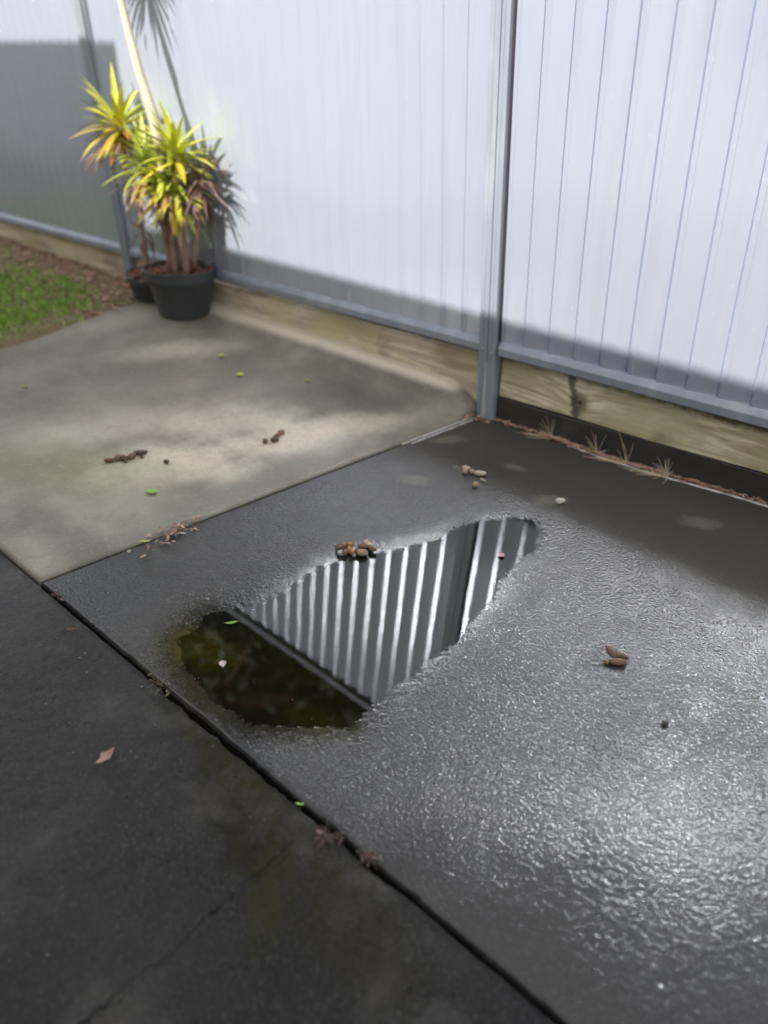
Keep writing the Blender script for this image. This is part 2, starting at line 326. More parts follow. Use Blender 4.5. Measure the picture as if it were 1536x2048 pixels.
def gpatch(name, xs, ys, hf, mat, skirt=.12, edge=None):
    X, Y = np.meshgrid(xs, ys); H = hf(X, Y)
    if edge is not None: X, Y, H = edge(X, Y, H)
    ny, nx = X.shape; V = np.stack([X, Y, H], -1).reshape(-1, 3)
    i = np.arange(ny-1)[:, None]*nx+np.arange(nx-1)[None]; F = np.stack([i, i+1, i+nx+1, i+nx], -1).reshape(-1, 4)
    # skirt round the rim so that the slab has thickness
    rim = np.concatenate([np.arange(nx), np.arange(1, ny)*nx+nx-1, (ny-1)*nx+np.arange(nx-2, -1, -1), np.arange(ny-2, 0, -1)*nx])
    low = V[rim].copy(); low[:, 2] -= skirt; b = len(V)+np.arange(len(rim)); r2 = np.roll(rim, -1); b2 = np.roll(b, -1)
    F = np.concatenate([F, np.stack([rim, b, b2, r2], -1)]); V = np.concatenate([V, low])
    me = bpy.data.meshes.new(name); me.vertices.add(len(V)); me.vertices.foreach_set('co', V.ravel())
    me.loops.add(F.size); me.loops.foreach_set('vertex_index', F.ravel().astype(np.int32))
    me.polygons.add(len(F)); me.polygons.foreach_set('loop_start', (np.arange(len(F))*4).astype(np.int32))
    me.update(calc_edges=True); sm = np.ones(len(F), bool); sm[-len(rim):] = False; me.polygons.foreach_set('use_smooth', sm)
    me.materials.append(mat); o = bpy.data.objects.new(name, me); COL.objects.link(o); o['kind'] = 'structure'; return o
def axis(*segs):
    r = [np.arange(a, b-st*.3, st) for a, b, st in segs]; return np.concatenate(r+[[segs[-1][1]]])
def cross_x(Y): return -.036+.084*Y                                   # the cross joint runs very slightly askew
def main_edge(X, Y, H):
    w = ss(1-(X+.1)/.35)
    X = X+(cross_x(Y)+.1035)*w
    r = ss((np.abs(Y+1.655) < .02)*1.0)
    X0 = X-cross_x(Y); e = np.minimum(X0, Y+1.650)
    H = H-.004*(1-ss(e/.010))                                         # arris rounded along both joints
    j = Y[:, :1]*0; Y = Y+fbm(X*30, X*0, 41)*.0022*(1-ss((Y+1.65)/.02))
    return X, Y, H
gpatch('concrete_slab', axis((-.1, .14, .004), (.14, .80, .0019), (.80, 1.7, .004), (1.7, 4.2, .05)), axis((-1.650, -.3, .0021), (-.3, .075, .004)), main_h, M['slab'], edge=main_edge)
def left_edge(X, Y, H):
    w = ss(1-(-.1075-X)/.3); X = X+(cross_x(Y)+.1005)*w
    e = np.minimum(cross_x(Y)-.007-X, Y+1.650); H = H-.007*(1-ss(e/.012))
    X = X+fbm(Y*25, Y*0, 44)*.0018*ss((X-cross_x(Y)+.03)/.02)
    wl = ss((-X-1.6)/.3); X = X-wl*(fbm(Y*3, Y*0, 46)*.05) + wl*.0
    return X, Y, H
gpatch('concrete_path', axis((-1.97, -1.9, .01), (-1.9, -.1075, .009)), axis((-1.650, .035, .009)), left_h, M['dry'], edge=left_edge)
def front_h(X, Y):
    return -.002+fbm(X*6, Y*6, 51)*.0014+fbm(X*40, Y*40, 52)*.0006
def front_edge(X, Y, H):
    t = ss((Y+1.70)/.035); rag = fbm(X*26, X*0, 53)*.0035+fbm(X*90, X*0, 54)*.0015
    zone = ss((X-.25)/.2)*(1-ss((X-.95)/.1))                          # where the arris is broken
    Y = Y+t*rag*(.35+zone*1.1)-t*zone*.002
    H = H-.005*(1-ss((-1.6600-Y)/.009))*(.6+zone*.6)
    H = H+zone*.0012*np.exp(-((Y+1.674)/.006)**2)*(fbm(X*50, Y*50, 57)*.8+.4)
    # hairline crack running back from the joint
    cx = .825+fbm(Y*20, Y*0, 55)*.006; H = H-.0035*np.exp(-((X-cx)/.0018)**2)*(fbm(Y*12, Y*0, 56) > -.25)
    return X, Y, H
gpatch('concrete_driveway', axis((-1.2, -.3, .02), (-.3, 1.6, .0031), (1.6, 4.2, .1)), axis((-7., -2.3, .2), (-2.3, -1.6572, .0031)), front_h, M['front'], edge=front_edge)
b = MB(); b.box((-60, -60, -.5), (60, 60, -.075)); g = b.build('ground', M['earth']); tag(g, kind='structure')
b = MB(); b.grid([[(x, y, -.03) for x in (-1.4, 4.2)] for y in (-1.69, -1.63)]); tag(b.build('joint_filler', M['soil']), kind='structure')
b = MB(); n_ = 60
b.grid([[(x, y, WATER) for x in np.linspace(.17, .80, n_)] for y in np.linspace(-1.63, -.47, n_)])
tag(b.build('puddle', M['water'], smooth=True), kind='structure')
# lawn bed to the left of the path, mulch by the fence
xs = axis((-9, -4.6, .3), (-4.6, -1.86, .025)); ys = axis((-7, -1.7, .3), (-1.7, .03, .025))
def lawn_h(X, Y): return .02+.05*ss((Y+1.1)/.8)+.010*fbm(X*6, Y*6, 61)-.03*ss((X+2.0)/.1)
gpatch('lawn_soil', xs, ys, lawn_h, M['earth'])

# ------------------------------------------------------------------ fence
fence = empty('metal_fence'); tag(fence, 'tall pale blue-grey corrugated steel fence above timber sleepers', 'fence')
P = .096; H0, H1 = .275, 1.742
def bead(x0, y0, lead, L):                                           # a rolled bead: rises over `lead`, falls away to the right in a long soft facet
    r = [(x0-lead, y0+.0020), (x0-lead*.5, y0+.0008), (x0, y0), (x0+.0006, y0+.00008)]; x, y = r[-1]
    for k in range(8):
        sl_ = .27+.28*(k+.5)/8; x += L/8; y += sl_*L/8; r.append((x, y))
    return r+[(x+.0005, y+.00012), (x+.0010, y+.00018), (x+.0020, y+.0003)]
prof = [(0, .0008), (.0006, -.0006)]+bead(.0020, -.0010, .0010, .0036)[2:]+bead(.0165, .0006, .0042, .0036)+[(.046, .0056), (.060, .0078), (.080, .0108), (.0850, .0120), (.0862, .0230), (.0890, .0240), (.0928, .0240)]
def sheet(x0, x1, origin, sgn):
    """saw-tooth sheet; origin is where a step lies"""
    k0 = math.floor((x0-origin)/P)-1; pts = []
    for k in range(k0, k0+int((x1-x0)/P)+4):
        for (dx, d) in prof:
            X = origin+k*P+dx
            if x0 < X < x1: pts.append((X, d))
    rows = []
    for h in np.linspace(H0, H1, 9):
        rows.append([fw(X, d-.001+.0025*math.sin(X*2.1+h*2.3)+.0015*math.sin(X*5+h*4), h) for X, d in pts])
    b = MB(); b.grid(rows); return b.build('sheet', M['paint'], fence, smooth=True, angle=50)
posts = [-4.66, -2.35, 0., 2.35]
bays = [(-9.5, -4.70), (-4.62, -2.39), (-2.31, -.0397), (.040, 2.31), (2.39, 6.)]
for (a, c) in bays:
    org = .034 if a > -.01 else -.0397
    sheet(a-.004, c-.001, org+(P*0), 1)
    # bottom rail: slanted top, upright face, lipped underside
    for nm, z0, z1 in (('bottom_rail', .247, .292), ('top_rail', 1.728, 1.772)):
        ins = .004
        if nm == 'bottom_rail': sec = [(.022, z1), (-.003, z1), (-.017, z1-.014), (-.0195, z1-.018), (-.0195, z0+.003), (-.017, z0), (.022, z0)]
        else: sec = [(.022, z0), (-.017, z0), (-.0195, z0+.004), (-.0195, z1-.005), (-.014, z1), (.022, z1)]
        b = MB(); b.grid([[fw(X, y, h) for X in np.linspace(a+ins*0, c-ins*0, 24)] for y, h in sec+[sec[0]]][::-1])
        bevel(b.build(nm, M['post'], fence), .0015, 2)
for X in posts:
    b = MB()
    top = 1.78
    # two C channels back to back with folded returns; a slim dark gap shows to the right
    for (sx0, sx1) in ((-.040, -.0040), (-.0015, .0285)):
        w = sx1-sx0
        sec = [(sx0, .03), (sx0, -.022), (sx0+.0012, -.024), (sx0+w*.40, -.024), (sx0+w*.44, -.0215), (sx0+w*.54, -.0215), (sx0+w*.58, -.024), (sx1-.0012, -.024), (sx1, -.022), (sx1, .03)]
        b.grid([[fw(X+x, y, h) for x, y in sec] for h in (-.05, .4, .9, 1.4, top)])
        n = len(sec); k = len(b.v); b.f.append(tuple(range(k-n, k)))
    po = b.build('post', M['post'], fence)
    bevel(po, .0008, 1)
    if X == 0.:
        for (sx, sh) in ((-.022, .262), (.016, .256), (-.022, 1.745), (.016, 1.745)):
            s = MB(); s.tube([fw(sx, -.0235, sh), fw(sx, -.0255, sh), fw(sx, -.0275, sh)], [.0042, .0040, .0022], 10)
            s.build('screw', M['screw'], po, smooth=True, angle=40)
        # pale smear of mortar running down the centre of the post
        s = MB(); rows = []
        for t in np.linspace(0, 1, 14):
            h = .215*(1-t)+.0; wv = .0028+.0065*t+.0008*math.sin(t*31); cxx = -.004-.006*t
            rows.append([fw(cxx-wv, -.0248, h), fw(cxx-wv*.5, -.0272, h), fw(cxx+wv*.5, -.0272, h), fw(cxx+wv, -.0248, h)])
        s.grid(rows[::-1]); s.build('mortar_smear', M['sealant'], po, smooth=True)
    s = MB(); gm = M['gap'] if X == 0. else M['post']; s.box((X+.0292, -.006, H0+.02), (X+.0362, .02, H1-.02), fw); s.build('gap_backing', gm, fence)  # at the middle post a near-black strip paints the gap's shade

# timber sleepers under the rails, each a separate plank
def sleeper(x0, x1, z0, z1, mat, label, yf=.000, tilt=0.):
    b = MB(); N_ = max(6, int((x1-x0)/.06)); rows = []
    for i, (yy, zz) in enumerate([(yf, 0), (yf, 1), (yf+.045, 1), (yf+.045, 0), (yf, 0)]):
        rows.append([(x, yy+.0015*math.sin(x*9+zz*2), (z0+(z1-z0)*zz)+tilt*x+.0015*math.sin(x*7+zz*3)) for x in np.linspace(x0, x1, N_)])
    b.grid(rows[::-1]); k = len(b.v)
    b.f.append(tuple(k-(r+1)*N_ for r in range(4))); b.f.append(tuple(k-(r+1)*N_+N_-1 for r in range(4))[::-1])
    o = b.build('timber_sleeper', mat); bevel(o, .004, 2)
    tag(o, label, 'timber sleeper', 'timber sleepers under the fence'); return o
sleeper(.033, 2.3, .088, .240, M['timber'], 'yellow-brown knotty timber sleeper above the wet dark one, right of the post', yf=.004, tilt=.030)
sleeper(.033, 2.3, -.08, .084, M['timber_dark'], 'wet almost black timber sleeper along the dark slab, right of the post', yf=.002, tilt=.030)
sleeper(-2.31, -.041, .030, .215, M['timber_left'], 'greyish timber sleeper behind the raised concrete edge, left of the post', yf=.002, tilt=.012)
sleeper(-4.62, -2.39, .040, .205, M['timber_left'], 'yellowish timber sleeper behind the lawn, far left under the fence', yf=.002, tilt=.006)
b = MB(); b.box((-9.4, .052, -.3), (6, .07, .30)); tag(b.build('shade_backing', M['gap']), kind='structure')  # near-black sheet behind the sleepers, painted shade for the gap under the rail

# white joint strip beside the cross joint and pale mortar bead along the fence side
t = empty('joint_strip', (-.03, -.2, 0)); tag(t, 'thin white double plastic strip beside the cross joint, ending at the fence post', 'joint strip')
for dx in (.004, .021):
    b = MB(); rows = []
    for y in np.linspace(-.425+dx*1.5, -.050-dx*1.2, 30):
        x = cross_x(y)+dx+.0008*math.sin(y*60); wv = .0026+.0005*math.sin(y*90+dx*900)
        rows.append([(x-wv+.03, y+.2, .0005), (x-wv*.6+.03, y+.2, .0034), (x+wv*.6+.03, y+.2, .0034), (x+wv+.03, y+.2, .0005)])
    b.grid(rows); b.build('strip', M['white'], t, smooth=True)
b = MB(); rows = []
pl = [(.34, -.012), (.45, -.020), (.556, -.024), (.713, -.024), (.861, -.016), (.998, -.010), (1.3, -.010), (2.2, -.010)]
for x in np.linspace(.34, 2.2, 170):
    y = np.interp(x, [p[0] for p in pl], [p[1] for p in pl]); zb = gz(x, y)
    wv = (.0035+.0015*math.sin(x*40)+.001*math.sin(x*97))*min(1, (x-.335)/.1)
    rows.append([(x, y-wv, zb-.0005), (x, y-wv*.5, zb+.0038), (x, y+wv*.5, zb+.0038), (x, y+wv, zb-.0005)])
b.grid(rows); o = b.build('edge_bead', M['white'], smooth=True); tag(o, 'thin chalky white mortar bead along the slab edge under the straw litter', 'mortar bead')

# ------------------------------------------------------------------ house and shed that cast the shade (behind the camera), trees beyond the fence
tan_e = math.tan(SUN_EL)/math.cos(SUN_AZ); shx = math.tan(SUN_AZ)
house = empty('house', (0, -3.1, 0)); tag(house, 'low house with dark eave behind the viewer, shading the slab', 'house')
def hpart(name, mat, boxes):
    b = MB()
    for a, c in boxes: b.box((a[0], a[1]+3.1, a[2]), (c[0], c[1]+3.1, c[2]))
    return bevel(b.build(name, mat, house), .01, 1)
EY = -3.05; EZ = .385+(-EY-.03)*tan_e
cxr = -2.12+shx*3.05
hpart('wall', M['wall'], [((cxr-.0, EY-1.0, -.1), (9, EY-.7, EZ-.25))])
b = MB()
for (z0, z1, y0) in ((EZ-.12, EZ, EY),):
    b.box((cxr-.2, y0+3.1-.02, z0), (9, y0+3.1, z1))
b.box((cxr-.2, EY+3.1-2.8, EZ-.03), (9, EY+3.1-.021, EZ-.001)); bevel(b.build('eave', M['roof'], house), .004, 1)
hpart('window', M['glass'], [((.2, EY-.698, .9), (1.9, EY-.69, 2.0))])
WY = -3.0; WZ = 1.18+(-WY-.05)*tan_e; cxr2 = -2.17+shx*(-WY)
shed = empty('shed', (cxr2-2, WY-1, 0)); tag(shed, 'taller shed beside the house, shading the left end of the fence', 'shed')
b = MB(); b.box((-4, -1, -.1), (2, 1, WZ-.06)); bevel(b.build('wall', M['wall'], shed), .01, 1)
b = MB(); b.box((-4.05, -1.05, WZ-.058), (2.0, 1.0, WZ)); bevel(b.build('roof', M['roof'], shed), .004, 1)

def leafcloud(name, mat, parent, blobs, n, size, cols, seed):
    r = np.random.default_rng(seed); b = MB()
    for _ in range(n):
        bx, by, bz, br = blobs[r.integers(len(blobs))]
        d = r.normal(size=3); d /= np.linalg.norm(d); rr = br*r.random()**.4
        c = Vector((bx, by, bz))+Vector(d)*rr; u = Vector(r.normal(size=3)).normalized(); v = u.orthogonal().normalized(); s = size*(.6+.8*r.random())
        col = cols[r.integers(len(cols))]; k = .7+.6*r.random()
        b.face([c-u*s, c-v*s*.4, c+u*s, c+v*s*.4], tuple(q*k for q in col))
    return b.build(name, mat, parent)
def tree(name, loc, h, spread, label, seed, n=5000):
    r = np.random.default_rng(seed); t = empty(name, loc); tag(t, label, 'tree', 'trees beyond the fence')
    b = MB(); b.tube([(0, 0, -.1), (.1, 0, h*.3), (.0, .1, h*.6), (.1, 0, h*.85)], [.2, .15, .1, .03], 9)
    for _ in range(7):
        a = r.random()*6.28; z = h*(.3+.4*r.random()); b.tube([(.05, 0, z), (math.cos(a)*spread*.4, math.sin(a)*spread*.4, z+.5), (math.cos(a)*spread*.8, math.sin(a)*spread*.8, z+.9)], [.07, .04, .015], 6)
    b.build('trunk', M['bark'], t, smooth=True)
    bl = [(math.cos(a)*spread*q, math.sin(a)*spread*q, h*z, spread*s) for a, q, z, s in [(r.random()*6.28, .2+.6*r.random(), .3+.62*r.random(), .3+.25*r.random()) for _ in range(16)]]
    leafcloud('crown', M['foliage'], t, bl, n, .16, [(.03, .06, .015), (.05, .085, .02), (.02, .04, .012)], seed+1)
tree('evergreen_tree', (-5.6, 4.2, 0), 9.2, 2.9, 'tall dense dark evergreen tree behind the fence, mirrored in the puddle', 3, 9000)
tree('evergreen_tree', (-2.6, 3.9, 0), 6.6, 1.8, 'smaller dark evergreen tree behind the fence, nearer the post', 8, 6000)

# ------------------------------------------------------------------ potted plants
def pot(loc, rb, rt, h, label, tilt=0.):
    t = empty('plant_pot', loc); tag(t, label, 'plant pot', 'black plastic pots by the fence'); t.rotation_euler = (tilt*.3, tilt, 0)
    def ring(r, z): return [(r*math.cos(a), r*math.sin(a), z) for a in np.linspace(0, 2*math.pi, 48, endpoint=False)]
    b = MB(); b.grid([ring(rb*.92, .002), ring(rb, .006), ring(rb+(rt-rb)*.8, h*.80), ring(rt*.97, h*.82)], True); b.f.append(tuple(range(48))[::-1])
    b.build('body', M['plastic'], t, smooth=True, angle=40)
    b = MB(); b.grid([ring(rt*.965, h*.80), ring(rt*1.0, h*.805), ring(rt*1.01, h*.97), ring(rt*1.03, h*.985), ring(rt*1.02, h), ring(rt*.97, h), ring(rt*.955, h*.96), ring(rt*.93, h*.75)], True)
    b.build('rim', M['plastic'], t, smooth=True, angle=40)
    b = MB(); zs = h*.90; rows = [[(q*math.cos(a), q*math.sin(a), zs+.012*math.sin(q*60+a*3)*(1-q/rt)) for a in np.linspace(0, 2*math.pi, 32, endpoint=False)] for q in (rt*.955, rt*.7, rt*.4, rt*.15)]
    b.grid(rows, True, (.13, .07, .045)); b.f.append(tuple(range(len(b.v)-32, len(b.v))))
    rr = random.Random(5)
    for _ in range(130):                                              # chips of bark mulch
        a = rr.random()*6.28; q = rt*.92*math.sqrt(rr.random()); c = Vector((q*math.cos(a), q*math.sin(a), zs+.012))
        u = Vector((rr.gauss(0, 1), rr.gauss(0, 1), rr.gauss(0, .4))).normalized()*.016; v = u.cross(Vector((0, 0, 1))).normalized()*.006
        b.face([c-u-v, c+u-v, c+u+v, c-u+v], (.30*rr.uniform(.6, 1.2), .13, .08))
    b.build('potting_mix', M['litter'], t, smooth=False)
    return t
pot((-1.66, -.168, .066), .115, .165, .222, 'large black plastic pot holding the yellow-green spiky plant, on the path corner')
pot((-1.995, -.125, .060), .085, .118, .135, 'smaller black pot tucked behind the large pot, beside the lawn', .12)
def strap(b, base, d, L, w, droop, cols, r, twist=0.):
    """one curved strap leaf with a V fold"""
    d = Vector(d).normalized(); side = d.cross(Vector((0, 0, 1)))
    if side.length < .05: side = Vector((1, 0, 0))
    side.normalize(); p = Vector(base); N_ = 7; prev = None; n0 = len(b.v)
    for i in range(N_+1):
        t = i/N_; ww = w*min(1, .45+t*2.2)*(1-max(0, t-.55)/.45)**.8*.5
        nn = side.cross(d).normalized()
        c = tuple(cols[0][k]*(1-t)+cols[1][k]*t for k in range(3))
        b.v += [tuple(p-side*ww+nn*ww*.35), tuple(p), tuple(p+side*ww+nn*ww*.35)]; b.c += [c]*3
        p = p+d*(L/N_); d = (d+Vector((0, 0, -droop/N_))).normalized()
    for i in range(N_):
        for j in (0, 1):
            a = n0+i*3+j; b.f.append((a, a+1, a+4, a+3))
def crown(parent, c, n, L, seed, pal, up=.2, axis_=(0, 0, 1), w=.022, droop=.7):
    r = random.Random(seed); b = MB(); ax = Vector(axis_).normalized()
    for i in range(n):
        z = r.uniform(-.75+up, 1); a = i*2.39996+r.uniform(-.2, .2); q = math.sqrt(max(0, 1-min(1, abs(z))**2))
        d = Vector((q*math.cos(a), q*math.sin(a), z))
        d = (ax.rotation_difference(Vector((0, 0, 1))).inverted() @ d) if False else Vector((0, 0, 1)).rotation_difference(ax) @ d
        age = (1-z)/1.8+r.uniform(-.15, .15)
        cols = pal(age, r)
        strap(b, Vector(c)+d*.012-ax*.05*(1-z)*.5, d, L*r.uniform(.7, 1.1), w*r.uniform(.8, 1.2), droop*r.uniform(.3, 1.3), cols, r)
    return b.build('crown', M['leaf'], parent, smooth=True)
def pal_bright(age, r):
    if age < .45: base = (.64, .68, .04); tip = (.70, .72, .08)
    elif age < .72: base = (.80, .70, .04); tip = r.choice([(.60, .40, .04), (.45, .45, .05), (.62, .25, .05)])
    else: base = (.45, .36, .05); tip = r.choice([(.60, .20, .06), (.45, .22, .14), (.55, .42, .28), (.62, .16, .03)])
    k = r.uniform(.75, 1.1); return (tuple(x*k for x in base), tuple(x*k for x in tip))
def pal_green(age, r):
    k = r.uniform(.7, 1.15)
    if age < .7: return ((.38*k, .46*k, .04), (.60*k, .66*k, .09))
    return ((.30*k, .24*k, .04), (.50*k, .26*k, .10))
def pal_dead(age, r):
    k = r.uniform(.6, 1.2); return ((.16*k, .09*k, .07*k), (.25*k, .15*k, .13*k))
def trunk(parent, pts, rad, mat, name='stem'):
    b = MB(); P_ = [Vector(p) for p in pts]; out = []; rr = []
    for i in range(len(P_)-1):
        for k in range(5): t = k/5; out.append(P_[i].lerp(P_[i+1], t)+Vector((random.uniform(-1, 1), random.uniform(-1, 1), 0))*.002); rr.append((rad[i]*(1-t)+rad[i+1]*t)*random.uniform(.93, 1.08))
    out.append(P_[-1]); rr.append(rad[-1]); b.tube(out, rr, 10); return b.build(name, mat, parent, smooth=True)
BX, BY, BZ = -1.66, -.168, .266
pl = empty('dragon_tree', (BX, BY, BZ)); tag(pl, 'yellow and orange spiky dragon tree with several crowns growing in the large black pot', 'potted plant')
def L_(p): return (p[0]-BX, p[1]-BY, p[2]-BZ)
heads = [((-1.995, -.185, .86), 80, .23, (-.35, 0, 1), pal_bright, .1), ((-1.80, -.20, .72), 56, .20, (-.35, -.2, 1), pal_green, .1), ((-1.555, -.20, .775), 44, .22, (.1, 0, 1), pal_bright, .45),
         ((-1.60, -.205, .675), 74, .21, (.25, -.2, 1), pal_green, 0), ((-1.585, -.21, .60), 48, .18, (.1, -.3, .6), pal_bright, -.2), ((-1.70, -.20, .62), 44, .18, (-.2, -.3, .8), pal_bright, 0), ((-1.46, -.15, .68), 30, .19, (.5, .0, .7), pal_dead, -.1)]
stems = [[(-1.72, -.17, .26), (-1.75, -.18, .5), (-1.90, -.185, .72), (-1.995, -.185, .85)], [(-1.72, -.17, .40), (-1.77, -.19, .58), (-1.80, -.20, .69)], [(-1.66, -.19, .26), (-1.645, -.2, .48), (-1.60, -.205, .67)],
         [(-1.59, -.18, .26), (-1.575, -.19, .5), (-1.555, -.2, .76)], [(-1.64, -.2, .40), (-1.62, -.21, .5), (-1.60, -.21, .59)], [(-1.70, -.18, .40), (-1.70, -.2, .5), (-1.70, -.2, .61)], [(-1.58, -.15, .30), (-1.52, -.15, .5), (-1.46, -.15, .67)]]
for i, (c, n, L, ax, pal, up) in enumerate(heads):
    st = trunk(pl, [L_(p) for p in stems[i]], [.016, .014, .012, .010][:len(stems[i])], M['bark'])
    crown(pl, L_(c), n, L, 20+i, pal, up, ax, .024 if pal is not pal_dead else .016)
tall = empty('tall_dragon_tree', (-1.69, -.15, .266)); tag(tall, 'tall bare cream-coloured trunk leaning up out of the large pot past the top', 'plant')
def T_(p): return (p[0]+1.69, p[1]+.15, p[2]-.266)
trunk(tall, [T_(p) for p in [(-1.69, -.15, .27), (-1.655, -.20, .6), (-1.625, -.235, .88), (-1.70, -.245, 1.10), (-1.775, -.24, 1.33), (-1.83, -.27, 1.56)]], [.015, .018, .023, .019, .015, .013], M['pale_bark'], 'trunk')
crown(tall, T_((-1.83, -.27, 1.58)), 110, .25, 77, pal_green, .1, (-.1, 0, 1), .02, .9)
sec = empty('withered_plant', (-2.0, -.13, .18)); tag(sec, 'withered brown leafy plant in the smaller pot behind the yellow one', 'potted plant')
trunk(sec, [(0, 0, 0), (.02, -.01, .15), (-.01, 0, .32), (-.03, 0, .44)], [.012, .010, .009, .006], M['bark'])
crown(sec, (-.03, 0, .44), 16, .14, 91, pal_dead, -.3, (-.2, 0, 1), .012, 2.2)
crown(sec, (.0, 0, .22), 14, .12, 92, pal_dead, -.3, (.2, 0, 1), .012, 2.0)

# ------------------------------------------------------------------ lawn and mulch
r = np.random.default_rng(5); b = MB()
def lh(x, y): return float(lawn_h(np.array(x), np.array(y)))
for _ in range(30000):
    x = -1.95-2.9*r.random()**1.1; y = -1.75+1.72*r.random()
    pat = math.sin(x*5+1)*.12+math.sin(y*9+x*3)*.1
    lim = -.34+pat*.6-.16*min(1, max(0, (x+2.5)/.5)); dens = 1 if y < lim else max(.06, 1-(y-lim)/.12)
    if r.random() > dens or x > -1.97-.06*(1+math.sin(y*7)) and r.random() < .8: continue
    z = lh(x, y); hgt = (.012+.028*r.random())*(1 if y < lim else .7); a = r.random()*6.28; wv = .0025+.002*r.random(); lean = r.normal(size=2)*.014
    k = .6+.7*r.random(); c = (.26*k, .50*k, .05*k) if r.random() < .8 else (.50*k, .50*k, .16*k)
    b.face([(x-math.cos(a)*wv, y-math.sin(a)*wv, z), (x+math.cos(a)*wv, y+math.sin(a)*wv, z), (x+lean[0], y+lean[1], z+hgt)], c)
tag(b.build('grass', M['grass']), 'short bright green lawn grass left of the path', 'grass', kind='stuff')
def leaflet(b, p, L, w, ang, cols, r, curl=.3, nz=.3):
    u = Vector((math.cos(ang), math.sin(ang), r.uniform(-.1, .35)*nz)).normalized(); s = Vector((-math.sin(ang), math.cos(ang), r.uniform(-.5, .5)*nz)).normalized(); up = u.cross(s)
    if up.z < 0: up = -up
    p = Vector(p); rows = []
    for i in range(5):
        t = i/4; ww = w*math.sin(math.pi*min(.97, .06+t*.92))**.8*.5; z = up*(curl*L*(t-.5)**2)
        c = p+u*L*(t-.5)+z; rows.append([c-s*ww+up*ww*.4, c, c+s*ww+up*ww*.4])
    b.grid(rows, c=cols)
rr = random.Random(9); b = MB()
for _ in range(1500):
    x = -4.2+2.45*rr.random()**.7; y = -.02-.50*rr.random()**1.6
    if x > -1.9 and y < -.16: continue
    z = lh(x, y) if x < -1.86 else .075
    k = rr.uniform(.6, 1.3); c = rr.choice([(.48, .24, .16), (.58, .36, .26), (.32, .17, .11), (.62, .46, .34)])
    leaflet(b, (x, y, z+.004+rr.random()*.008), rr.uniform(.015, .045), rr.uniform(.006, .016), rr.random()*6.28, tuple(q*k for q in c), rr)
tag(b.build('bark_mulch', M['litter']), 'reddish brown bark and leaf mulch between the lawn and the timber', 'mulch', kind='stuff')

# ------------------------------------------------------------------ small things on the concrete
def wy(x): return float(np.interp(x, [0, .3, .45, .556, .713, .861, .998, 1.3, 2.2], [-.016, -.005, -.009, -.011, -.011, -.006, -.003, -.003, -.003]))
b = MB(); rr = random.Random(4)
for _ in range(420):
    x = rr.choice([rr.uniform(-.06, .12), rr.uniform(.10, .30), rr.gauss(.27, .05), rr.gauss(.30, .05), rr.gauss(.68, .06), rr.gauss(.63, .05), rr.gauss(.48, .04), rr.uniform(.3, 2.)])
    if x < -.08: continue
    if x < .04: y = -.05-abs(rr.gauss(0, .012))-(.03 if x < -.02 else 0)*rr.random()
    else: y = wy(x)+rr.gauss(-.002, .007) if x > .12 else -.02+rr.gauss(0, .008)
    if x > .36: y = min(y, wy(x)+.004)
    k = rr.uniform(.6, 1.3); c = rr.choice([(.62, .32, .24), (.72, .46, .36), (.36, .18, .12), (.75, .60, .42)])
    leaflet(b, (x, y, gz(x, y)+.003+rr.random()*.009), rr.uniform(.006, .022), rr.uniform(.003, .008), rr.gauss(.1, .9), tuple(q*k for q in c), rr)
for _ in range(120):                                                # dead straws lying along the edge
    x = rr.choice([rr.gauss(.33, .08), rr.gauss(.62, .12), rr.uniform(.2, 1.0)]); y = wy(x)-.003+rr.gauss(0, .006); zz = gz(x, y); a = rr.gauss(.0, .35); L = rr.uniform(.02, .07)
    k = rr.uniform(.7, 1.2); b.tube([(x-math.cos(a)*L/2, y-math.sin(a)*L/2, zz+.004), (x, y, zz+.008+rr.random()*.008), (x+math.cos(a)*L/2, y+math.sin(a)*L/2, zz+.004+rr.random()*.006)], [.0006, .0010, .0005], 4, (.72*k, .48*k, .34*k))
tag(b.build('leaf_litter', M['litter']), 'pinkish brown leaf and straw litter along the foot of the dark sleeper', 'leaf litter', kind='stuff')

def tuft(loc, blades, label, green=0):
    t = MB(); r_ = random.Random(int(loc[0]*1000))
    extra = [(ax+r_.uniform(-.6, .5), ay+r_.uniform(-.1, .1), az*r_.uniform(.3, .9), L*r_.uniform(.6, 1.), g) for (ax, ay, az, L, g) in blades for _ in (0, 1)]
    for (ax, ay, az, L, g) in list(blades)+extra:
        d = Vector((ax, ay, az)).normalized(); p = Vector((r_.uniform(-.008, .008), r_.uniform(-.003, .003), 0)); pts = [p.copy()]
        for i in range(5): p = p+d*L/5; d = (d+Vector((0, 0, -.10))).normalized(); pts.append(Vector((p.x, p.y, max(p.z, .0015)))) 
        c = (.14, .34, .03) if g else (.80, .64, .46)
        if g: 
            strap(t, pts[0], Vector((ax, ay, az)), L, .005, .4, [c, (.22, .42, .05)], r_)
        else: t.tube(pts, [.0008, .0008, .0007, .0006, .0005, .0003], 5, tuple(q*r_.uniform(.7, 1.2) for q in c))
    o = t.build('grass_tuft', M['grass'] if not green else M['grass']); o.location = (loc[0], loc[1], loc[2]+gz(loc[0], loc[1])); tag(o, label, 'grass tuft', 'dry grass tufts along the fence foot'); return o
tuft((.27, -.008, .003), [(-.5, -.05, .85, .075, 0), (-.35, 0, 1, .085, 0), (-.8, -.1, .6, .06, 0), (-1, -.45, .10, .13, 0), (-1, -.40, .14, .11, 0), (-.9, -.5, .06, .09, 0), (.6, .1, .4, .05, 0), (.8, .0, .3, .06, 0), (-.2, -.1, .9, .05, 0)], 'dry straw tuft nearest the post, with long stalks reaching left over the slab')
